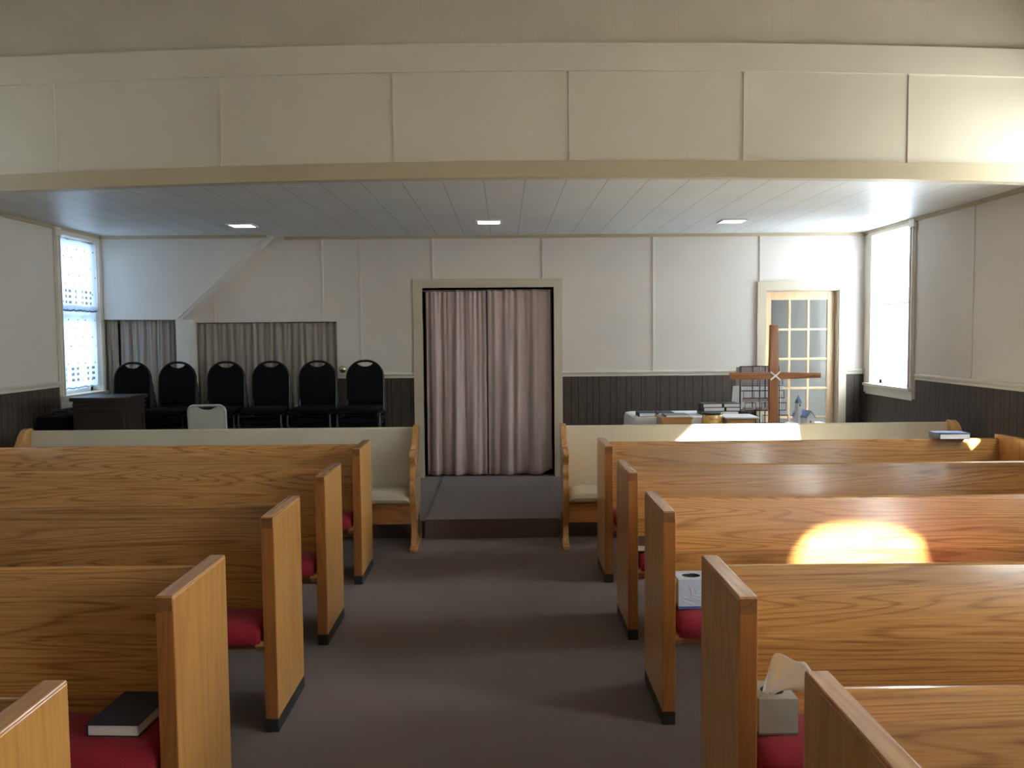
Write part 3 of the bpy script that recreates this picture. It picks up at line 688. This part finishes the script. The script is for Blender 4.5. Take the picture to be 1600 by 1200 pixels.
# ------------------------------------------------------------------ stacked banquet chairs
def rounded_path(hw, z0, z1, r, n=10):
    pts = [(-hw, z0)]
    for k in range(n + 1): a = PI - (PI / 2) * k / n; pts.append((-hw + r + r * math.cos(a), z1 - r + r * math.sin(a)))
    for k in range(n + 1): a = PI / 2 - (PI / 2) * k / n; pts.append((hw - r + r * math.cos(a), z1 - r + r * math.sin(a)))
    pts.append((hw, z0)); return pts
def make_chair(name, label, cat, fab, met, hw, ztop, rad, group, yback=0.40, hs=0.18):
    root = empty(name, (0, 0, 0), label, cat, group)
    bm = bmesh.new(); box(bm, -hs, hs, 0.0, 0.36, 0.398, 0.452, bev=0.022, seg=3); obj('seat', bm, fab, root, True)
    bm = bmesh.new(); zf = 0.385
    tube(bm, [(-hs + .012, 0.015, zf), (hs - .012, 0.015, zf), (hs - .012, 0.38, zf), (-hs + .012, 0.38, zf)], 0.011, closed=True); obj('seat_frame', bm, met, root, True)
    path = rounded_path(hw, 0.40, ztop, rad); lean = lambda z: yback + 0.07 * (z - 0.45)
    bm = bmesh.new(); tube(bm, [(x, lean(z), z) for x, z in path], 0.011); obj('back_frame', bm, met, root, True)
    # pad, its top dipping below the frame to leave the hand slot
    slot = 0.065
    inner = []
    for (x, z) in rounded_path(hw - 0.006, 0.50, ztop - 0.005, rad - 0.006, 14):
        inner.append((x, z))
    half = [p for p in inner if abs(p[0]) > slot]
    left = [p for p in half if p[0] < 0]; right = [p for p in half if p[0] > 0]
    dip = [(slot * math.cos(PI - PI * k / 8), left[-1][1] - 0.026 * math.sin(PI * k / 8) - 0.006) for k in range(1, 8)]
    out = left + dip + right
    bm = bmesh.new()
    front = [bm.verts.new((x, lean(z) - 0.020, z)) for x, z in out]; back = [bm.verts.new((x, lean(z) + 0.008, z)) for x, z in out]
    n = len(out)
    ff = bm.faces.new(front); bf = bm.faces.new(back[::-1])
    for i in range(n): bm.faces.new((front[i], back[i], back[(i + 1) % n], front[(i + 1) % n]))
    obj('backrest', bm, fab, root, True)
    for sx in (-1, 1):
        for (ya, yb) in ((0.02, -0.01), (0.375, 0.40)):
            bm = bmesh.new(); tube(bm, [(sx * (hs + .016), yb, 0.0), (sx * (hs + 0.012), ya, 0.395)], 0.0105); obj('leg', bm, met, root, True)
    return root
where = ['leftmost stack behind the dark cabinet', 'stack before the white post', 'stack behind the pale grey chair', 'stack amid the wide curtain', 'stack just left of the round knob', 'rightmost stack against the dark wainscot']
levels = ['bottom one', 'second from the floor', 'middle one', 'second from the top', 'top one']
ch0 = None
for i, x in enumerate((-3.452, -3.037, -2.588, -2.172, -1.74, -1.30)):
    for k in range(5):
        lab = 'black banquet chair, %s of the %s' % (levels[k], where[i])
        if ch0 is None: c = ch0 = make_chair('banquet_chair', lab, 'chair', M['black_fabric'], M['black_metal'], 0.168, 0.855, 0.155, 'stacked black banquet chairs', hs=0.175)
        else: c = copy_tree(ch0); c['label'] = lab
        c.location = (x, 7.60 - 0.032 * k, ZP + 0.0905 * k)
c = make_chair('stacking_chair', 'pale grey upholstered chair with square rounded back, standing before the black stacks', 'chair', M['pale_fabric'], M['pale_metal'], 0.150, 0.895, 0.05, None, hs=0.19)
c.location = (-2.43, 7.2, ZP); c.rotation_euler = (0, 0, PI)
c.location = (-2.43, 7.33, ZP)

# ------------------------------------------------------------------ dark cabinet and case at the left
r = empty('dark_cabinet', (-3.36, 7.2, ZP), 'dark brown wooden cabinet with moulded side, under the left window', 'cabinet')
bm = bmesh.new(); box(bm, -0.21, 0.21, -0.19, 0.22, 0.0, 0.93, bev=0.004); obj('cabinet_body', bm, M['dark_wood'], r)
bm = bmesh.new(); box(bm, -0.23, 0.232, -0.21, 0.24, 0.93, 0.962, bev=0.006); obj('cabinet_top', bm, M['dark_wood'], r)
bm = bmesh.new()
for z in (0.86, 0.895): box(bm, 0.21, 0.222, -0.19, 0.22, z, z + 0.012, bev=0.003); box(bm, -0.21, 0.21, -0.202, -0.19, z, z + 0.012, bev=0.003)
box(bm, 0.21, 0.218, -0.15, -0.13, 0.06, 0.84); box(bm, 0.21, 0.218, 0.16, 0.18, 0.06, 0.84); box(bm, 0.21, 0.218, -0.13, 0.16, 0.80, 0.84); box(bm, 0.21, 0.218, -0.13, 0.16, 0.06, 0.10)
obj('moulding', bm, M['dark_wood'], r)
r = empty('black_case', (-3.78, 7.22, ZP), 'low black case standing between the left wall and the dark cabinet', 'case')
bm = bmesh.new(); box(bm, -0.13, 0.13, -0.15, 0.15, 0.0, 0.80, bev=0.012); obj('case_body', bm, M['black_fabric'], r, True)
bm = bmesh.new(); tube(bm, [(-0.06, 0, 0.80), (-0.05, 0, 0.83), (0.05, 0, 0.83), (0.06, 0, 0.80)], 0.007); obj('handle', bm, M['black_metal'], r, True)

# ------------------------------------------------------------------ table with white cloth, stands, books
TX0, TX1, TY0, TY1, TZ = 1.14, 2.10, 7.50, 8.10, 0.845
r = empty('side_table', ((TX0 + TX1) / 2, (TY0 + TY1) / 2, ZP), 'table under the white cloth by the rear wall', 'table')
hx, hy = (TX1 - TX0) / 2 - 0.03, (TY1 - TY0) / 2 - 0.03
obj('tabletop', B((-hx, hx, -hy, hy, TZ - ZP - 0.035, TZ - ZP - 0.005)), M['stand_wood'], r)
for sx in (-1, 1):
    for sy in (-1, 1): obj('leg', B((sx * (hx - .06) - .02, sx * (hx - .06) + .02, sy * (hy - .06) - .02, sy * (hy - .06) + .02, 0, TZ - ZP - .035)), M['stand_wood'], r)
# draped cloth: flat top and rippled skirt
bm = bmesh.new(); N = 160; cx, cy = (TX0 + TX1) / 2, (TY0 + TY1) / 2; HX, HY = (TX1 - TX0) / 2, (TY1 - TY0) / 2
def rim(a, grow=0.0):
    c_, s_ = math.cos(a), math.sin(a); p = 12
    k = (abs(c_) ** p + abs(s_) ** p) ** (-1 / p)
    return (cx + c_ * k * (HX + grow), cy + s_ * k * (HY + grow))
rings = []
for (g, z, amp) in ((-0.2, TZ, 0), (-0.02, TZ, 0), (0.0, TZ - 0.006, 0.0), (0.006, TZ - 0.03, 0.003), (0.010, TZ - 0.12, 0.006), (0.016, TZ - 0.25, 0.010), (0.02, TZ - 0.40, 0.012)):
    ring = []
    for k in range(N):
        a = 2 * PI * k / N; x, y = rim(a, g + amp * math.sin(a * 19 + 0.7 * math.sin(a * 5)))
        ring.append(bm.verts.new((x, y, z)))
    rings.append(ring)
for a, b in zip(rings, rings[1:]):
    for k in range(N): bm.faces.new((a[k], a[(k + 1) % N], b[(k + 1) % N], b[k]))
bm.faces.new(rings[0])
o = obj('tablecloth', bm, M['white_cloth'], smooth=True); md = o.modifiers.new('t', 'SOLIDIFY'); md.thickness = 0.002; md.offset = 1
tag(o, 'white cloth draped over the table by the rear wall', 'tablecloth')
def book(loc, w_, d_, h_, cover, label, group=None, rz=0, spine='l', name='book'):
    """closed book lying flat: boards, spine and page block"""
    r = empty(name, loc, label, 'book', group, rz)
    bm = bmesh.new(); t = 0.003; s = -1 if spine == 'l' else 1
    box(bm, -w_ / 2, w_ / 2, -d_ / 2, d_ / 2, 0, t, bev=0.0008, seg=1); box(bm, -w_ / 2, w_ / 2, -d_ / 2, d_ / 2, h_ - t, h_, bev=0.0008, seg=1)
    xs_ = sorted((s * w_ / 2, s * (w_ / 2 - 0.005))); box(bm, xs_[0], xs_[1], -d_ / 2, d_ / 2, 0.0005, h_ - 0.0005, bev=0.0015)
    obj('book_cover', bm, cover, r)
    xa = -w_ / 2 + (0.004 if s < 0 else 0.004); bm = bmesh.new(); box(bm, -w_ / 2 + 0.004, w_ / 2 - 0.004, -d_ / 2 + 0.004, d_ / 2 - 0.004, t, h_ - t); obj('pages', bm, M['pages'], r)
    return r
G = 'books lying on the white cloth'
ZT = TZ + 0.002
book((1.265, 7.62, ZT), 0.15, 0.21, 0.036, M['navy'], 'navy book at the left end of the white tablecloth', G)
book((1.435, 7.63, ZT), 0.15, 0.21, 0.034, M['navy'], 'navy book second from the left end of the tablecloth, behind the grey booklet', G)
hb = 0.0345
for (x, k, w_, lab) in ((1.86, 0, 0.17, 'black book at the bottom left of the stacked books, behind the drum'), (2.03, 0, 0.155, 'black book at the bottom right of the stacked books'),
                     (1.885, 1, 0.19, 'black book in the middle row of the stacked books, left one'), (2.055, 1, 0.13, 'black book in the middle row of the stacked books, right one'),
                     (1.87, 2, 0.175, 'black book on top of the stacked books, left one'), (2.045, 2, 0.15, 'black book on top of the stacked books, right one')):
    book((x, 7.72, ZT + k * hb), w_, 0.21, hb - 0.001, M['blackbook'], lab, G)
def stand(name, x0, x1, y0, y1, zt, label, legs=False):
    r = empty(name, ((x0 + x1) / 2, (y0 + y1) / 2, ZP), label, 'stand'); hx, hy, h = (x1 - x0) / 2, (y1 - y0) / 2, zt - ZP
    bm = bmesh.new(); box(bm, -hx, hx, -hy, hy, h - 0.016, h, bev=0.003); obj('stand_top', bm, M['stand_wood'], r)
    bm = bmesh.new(); box(bm, -hx + 0.012, hx - 0.012, -hy + 0.02, hy - 0.012, 0.0, h - 0.016); obj('stand_body', bm, M['stand_wood'], r)
    bm = bmesh.new(); t = 0.035; a, b_ = -hy + 0.008, -hy + 0.02
    box(bm, -hx + .01, -hx + t, a, b_, 0.0, h - 0.016, bev=.002); box(bm, hx - t, hx - .01, a, b_, 0.0, h - 0.016, bev=.002); box(bm, -hx + t, hx - t, a, b_, h - 0.05, h - 0.016, bev=.002); box(bm, -hx + t, hx - t, a, b_, 0.0, 0.06, bev=.002)
    obj('front_frame', bm, M['stand_wood'], r)
    return r
stand('wooden_stand', 1.305, 1.575, 7.08, 7.38, 0.882, 'small oak stand with a framed front, holding the grey booklet')
book((1.45, 7.20, 0.8825), 0.20, 0.20, 0.018, M['greybook'], 'thin grey booklet lying on the small oak stand', name='booklet')
stand('wooden_stand', 1.86, 2.115, 7.10, 7.36, 0.868, 'small brown wooden stand topped with a white cloth, right of the drum')
bm = bmesh.new(); box(bm, 1.845, 2.13, 7.065, 7.355, 0.8685, 0.882, bev=0.005); tag(obj('folded_cloth', bm, M['white_cloth']), 'folded white cloth lying on the brown stand right of the drum', 'cloth')
def drum_mat():
    t = NT('painted_drum_shell'); v = t.coords(); x, y, z = t.xyz(v)
    n = t.noise(t.mapping(v, scale=(1, 1, 1.6)), 14, 2, 0.5, 1.2)
    c = t.ramp(n, [(0.30, (0.20, 0.07, 0.02)), (0.45, (0.60, 0.36, 0.08)), (0.60, (0.70, 0.50, 0.16)), (0.72, (0.55, 0.14, 0.06))])
    return t.set(c, 0.25, coat=0.5)
r = empty('drum', (1.765, 7.20, ZP), 'round yellow painted drum with a dark rim, between the two wooden stands', 'drum')
bm = bmesh.new(); lathe(bm, [(0.05, 0), (0.085, 0.01), (0.06, 0.2), (0.045, 0.38), (0.07, 0.50), (0.086, 0.60), (0.090, 0.67), (0.084, 0.72), (0.076, 0.745)], 28); obj('drum_shell', bm, drum_mat(), r, True)
bm = bmesh.new(); tube(bm, [(0.081 * math.cos(2 * PI * k / 24), 0.081 * math.sin(2 * PI * k / 24), 0.742) for k in range(24)], 0.009, closed=True); obj('rim', bm, M['black_metal'], r, True)
bm = bmesh.new(); lathe(bm, [(0.001, 0.745), (0.078, 0.745), (0.078, 0.752), (0.001, 0.754)], 24); obj('drum_head', bm, M['blackbook'], r, True)

r.scale = (1, 1, 1.03)
# ------------------------------------------------------------------ wire rack with papers
r = empty('wire_rack', (2.39, 7.86, ZP), 'black wire literature rack standing behind the wooden cross', 'rack')
bm = bmesh.new(); q = 0.005
for x in (-0.18, -0.06, 0.06, 0.18): tube(bm, [(x, 0.10, 0), (x, 0.10, 1.13)], q, 6)
for x in (-0.18, 0.0, 0.18): tube(bm, [(x - 0.07, -0.16, 0.0), (x - 0.07, -0.16, 0.62), (x + 0.01, 0.09, 1.13)], q, 6)
for z in (0.3, 0.72, 0.9, 1.13): tube(bm, [(-0.18, 0.10, z), (0.18, 0.10, z)], q, 6)
obj('rack_frame', bm, M['wire'], r, True)
for z in (0.62, 0.73, 0.84, 0.95):
    bm = bmesh.new(); yy = -0.14 + (z - 0.6) * 0.5
    for x in (-0.13, 0.02, 0.15):
        tube(bm, [(x - 0.05, yy, z), (x + 0.05, yy, z), (x + 0.05, yy, z + 0.07), (x - 0.05, yy, z + 0.07)], 0.004, 6, closed=True)
    tube(bm, [(-0.18, yy, z), (0.18, yy, z)], 0.004, 6)
    obj('wire_pocket', bm, M['wire'], r, True)
def leaf_paper(name, x0, x1, y, z0, z1, mat, label, cat, group=None, lean=0.05, skew=0.0):
    bm = bmesh.new(); vs = []
    for yy in (0, 0.004):
        vs.append([bm.verts.new(p) for p in ((x0, y + yy, z0), (x1, y + yy, z0), (x1 + skew, y + yy + lean, z1), (x0 + skew, y + yy + lean, z1))])
    a, b = vs; bm.faces.new(a); bm.faces.new(b[::-1])
    for i in range(4): bm.faces.new((a[i], b[i], b[(i + 1) % 4], a[(i + 1) % 4]))
    return tag(obj(name, bm, mat), label, cat, group)
leaf_paper('poster_sheet', 2.185, 2.545, 8.005, 1.005, 1.262, M['brochure'], 'taupe poster at the top of the wire rack', 'poster', lean=0.03, skew=0.01)
leaf_paper('paper_sheet', 2.13, 2.38, 7.970, 0.85, 1.085, M['paper'], 'large white paper sheet in the left half of the wire rack', 'paper', lean=0.025, skew=0.025)
leaf_paper('paper_sheet', 2.385, 2.60, 7.972, 0.86, 1.09, M['paper'], 'white paper sheet in the right half of the wire rack', 'paper', lean=0.02, skew=0.03)
for (z, a, b_, w1) in ((0.945, 2.20, 2.33, 'upper left'), (0.945, 2.335, 2.52, 'upper right'), (0.862, 2.19, 2.30, 'lower left'), (0.862, 2.31, 2.43, 'lower right')):
    leaf_paper('brochure', a, b_, 7.86 - 0.14 + (z - 0.74) * 0.5 + 0.008, z, z + 0.036, M['brochure'], 'small taupe brochure in the %s pocket of the wire rack' % w1, 'brochure', 'brochures in the wire rack', lean=0.01)

# ------------------------------------------------------------------ wooden cross
r = empty('wooden_cross', (2.222, 7.0, ZP), 'tall brown wooden cross bound with white cord, before the glazed door', 'cross')
bm = bmesh.new()
prism(bm, [(-0.036, 0.0), (0.034, 0.0), (0.038, 1.06), (0.04, 1.12), (0.032, 1.51), (-0.034, 1.51), (-0.038, 1.12)], 'y', -0.02, 0.025, bev=0.004); obj('upright', bm, M['cross_wood'], r, True)
bm = bmesh.new()
prism(bm, [(-0.382, 1.064), (-0.05, 1.062), (0.04, 1.062), (0.389, 1.072), (0.389, 1.112), (0.04, 1.122), (-0.05, 1.122), (-0.382, 1.121)], 'y', -0.045, -0.02, bev=0.004); obj('crossbar', bm, M['cross_wood_x'], r, True)
bm = bmesh.new()
for k in (-1, 1):
    for dz in (-0.004, 0.004): tube(bm, [(-0.04, -0.049, 1.092 - k * 0.033 + dz), (0.0, -0.052, 1.092 + dz), (0.04, -0.049, 1.092 + k * 0.033 + dz)], 0.004, 6)
obj('cord_binding', bm, M['string'], r, True)
r.scale = (0.975, 1, 1)
bm = bmesh.new(); box(bm, -0.20, 0.20, -0.03, 0.03, 0.0, 0.05, bev=0.004); box(bm, -0.03, 0.03, -0.2, 0.2, 0.0, 0.05, bev=0.004); obj('cross_foot', bm, M['cross_wood_x'], r)

# ------------------------------------------------------------------ model chapel on a small white table
r = empty('plant_table', (2.66, 7.52, ZP), 'small white side table carrying the model chapel, beside the cross', 'table'); r.name = 'low_table'
bm = bmesh.new(); box(bm, -0.13, 0.19, -0.115, 0.115, 0.615, 0.64, bev=0.003); obj('tabletop', bm, M['white'], r)
for sx, sy in ((-.10, -.09), (.16, -.09), (-.10, .09), (.16, .09)): obj('leg', B((sx - .012, sx + .012, sy - .012, sy + .012, 0, .615)), M['white'], r)
r = empty('model_chapel', (2.665, 7.50, ZP + 0.641), 'tiny white model chapel with blue roof and pointed steeple', 'model building', rz=math.radians(22))
bm = bmesh.new(); gw = 0.045; prism(bm, [(-gw, 0), (gw, 0), (gw, 0.058), (0, 0.108), (-gw, 0.058)], 'y', -0.07, 0.11); obj('chapel_body', bm, M['white'], r)
bm = bmesh.new()
for s in (-1, 1): prism(bm, [(0, 0.109), (0, 0.117), (s * 0.056, 0.056), (s * 0.050, 0.052)], 'y', -0.075, 0.115)
obj('roof', bm, M['blue_roof'], r)
bm = bmesh.new(); box(bm, -0.075, -0.036, 0.0, 0.045, 0.0, 0.14); box(bm, -0.072, -0.039, 0.003, 0.042, 0.14, 0.178); box(bm, -0.078, -0.033, -0.003, 0.048, 0.138, 0.144); tw = obj('tower', bm, M['white'], r)
bm = bmesh.new(); a = [bm.verts.new(p) for p in ((-0.078, -0.002, 0.178), (-0.033, -0.002, 0.178), (-0.033, 0.047, 0.178), (-0.078, 0.047, 0.178))]; ap = bm.verts.new((-0.0555, 0.0225, 0.255)); bm.faces.new(a)
for i in range(4): bm.faces.new((a[i], a[(i + 1) % 4], ap))
obj('steeple', bm, M['blue_roof'], tw)
obj('door', B((-0.009, 0.009, -0.072, -0.07, 0, 0.028)), M['cross_wood'], r)
obj('belfry_window', B((-0.060, -0.051, 0.001, 0.003, 0.150, 0.170)), M['dark'], tw)

# ------------------------------------------------------------------ books and tissue boxes on the pews
book((3.035, 5.34 + 0.408, 0.858), 0.21, 0.15, 0.04, M['navy'], 'navy hymn book lying on the top edge of the farthest right pew', 'hymn books on the pews', spine='l', name='hymn_book')
book((0.77, 4.32 + 0.17, 0.449), 0.17, 0.20, 0.034, M['blackbook'], 'dark hymn book on the seat of the fourth right pew', 'hymn books on the pews', name='hymn_book')
book((-1.135, 2.32 + 0.185, 0.447), 0.155, 0.23, 0.036, M['navy'], 'navy hymn book on the red seat of the second left pew', 'hymn books on the pews', rz=math.radians(-3), name='hymn_book')
def tissue_box(name, loc, w_, d_, h_, mat, label, rz):
    r = empty(name, loc, label, 'tissue box', 'tissue boxes on the pews', rz)
    bm = bmesh.new(); x, y = w_ / 2, d_ / 2; ox, oy = w_ * 0.30, d_ * 0.26
    n = 24; top = [(math.cos(2 * PI * k / n) , math.sin(2 * PI * k / n)) for k in range(n)]
    def sq(c, s_): k = max(abs(c), abs(s_)); return (c / k * x, s_ / k * y)
    o_in = [bm.verts.new((c * ox, s_ * oy, h_)) for c, s_ in top]; o_out = [bm.verts.new(sq(c, s_) + (h_,)) for c, s_ in top]
    b_out = [bm.verts.new(sq(c, s_) + (0.0,)) for c, s_ in top]; in_l = [bm.verts.new((c * ox, s_ * oy, h_ - 0.003)) for c, s_ in top]
    for k in range(n):
        j = (k + 1) % n
        bm.faces.new((o_in[k], o_in[j], o_out[j], o_out[k])); bm.faces.new((o_out[k], o_out[j], b_out[j], b_out[k])); bm.faces.new((o_in[k], in_l[k], in_l[j], o_in[j]))
    bm.faces.new(b_out)
    obj('carton', bm, mat, r)
    bm = bmesh.new(); lathe(bm, [(1, 0), (1, 0.001)], 20); bmesh.ops.scale(bm, verts=bm.verts, vec=(ox, oy, 1)); bmesh.ops.translate(bm, verts=bm.verts, vec=(0, 0, h_ - 0.012)); obj('opening', bm, M['dark'], r)
    return r
def carton_mat(name, base, line, band, lo):
    t = NT(name); v = t.coords(); x, y, z = t.xyz(v)
    n = t.noise(v, 9, 2, 0.5, 0.8); c = t.mix(n, base, tuple(min(1, b * 1.35) for b in base))
    g = t.math('LESS_THAN', z, band); c = t.mix(g, c, lo)
    return t.set(c, 0.4)
tb = tissue_box('tissue_box', (0.777, 3.36 + 0.165, 0.447), 0.13, 0.13, 0.125, carton_mat('blue_carton', (0.42, 0.56, 0.80), None, 0.012, (0.10, 0.16, 0.50)), 'pale blue tissue box with white leaf print on the third right pew', 0)
bm = bmesh.new()
def arc(p, q, bend): return [(p[0] + (q[0] - p[0]) * k / 8 + bend * math.sin(PI * k / 8), -0.0655, p[1] + (q[1] - p[1]) * k / 8) for k in range(9)]
for (p, q, bd) in (((-0.055, 0.022), (-0.045, 0.085), -0.012), ((-0.042, 0.03), (-0.03, 0.08), -0.008), ((-0.015, 0.05), (-0.025, 0.105), 0.008), ((0.0, 0.05), (-0.008, 0.105), 0.010), ((-0.01, 0.05), (0.055, 0.03), 0.0), ((-0.005, 0.062), (0.055, 0.052), 0.0), ((-0.05, 0.04), (0.0, 0.02), 0.0), ((-0.045, 0.052), (0.01, 0.034), 0.0), ((0.03, 0.06), (0.05, 0.11), 0.01), ((0.015, 0.065), (0.035, 0.115), 0.01)):
    tube(bm, arc(p, q, bd), 0.0014, 5)
tag(obj('leaf_print', bm, M['white'], tb, True), 'white printed leaves')
tb = tissue_box('tissue_box', (0.77, 2.25 + 0.165, 0.447), 0.112, 0.13, 0.105, carton_mat('grey_carton', (0.30, 0.31, 0.29), None, 0.006, (0.12, 0.12, 0.12)), 'grey tissue box with a white tissue pulled out, on the second right pew', 0)
bm = bmesh.new()
def tis(u, v):
    x = -0.035 + 0.10 * u * (0.3 + 0.9 * v) + 0.035 * v; h = 0.095 + 0.115 * v ** 0.8 * (0.55 + 0.45 * math.sin(PI * min(1, u * 0.8 + 0.1)) - 1.25 * max(0, u - 0.62) ** 1.1 * v) + 0.004 * math.sin(13 * u + 5 * v)
    return (x, -0.02 + 0.05 * v * math.sin(5 * u + 0.6) + 0.035 * math.sin(11 * u) * (0.2 + v) * 0.4 - 0.03 * v * u, h)
sheet(bm, tis, 28, 16)
M['tissue'] = NT('tissue_paper').set((0.86, 0.90, 0.98), 0.8)
o = obj('tissue', bm, M['tissue'], tb, smooth='all', recalc=False); md = o.modifiers.new('t', 'SOLIDIFY'); md.thickness = 0.0012
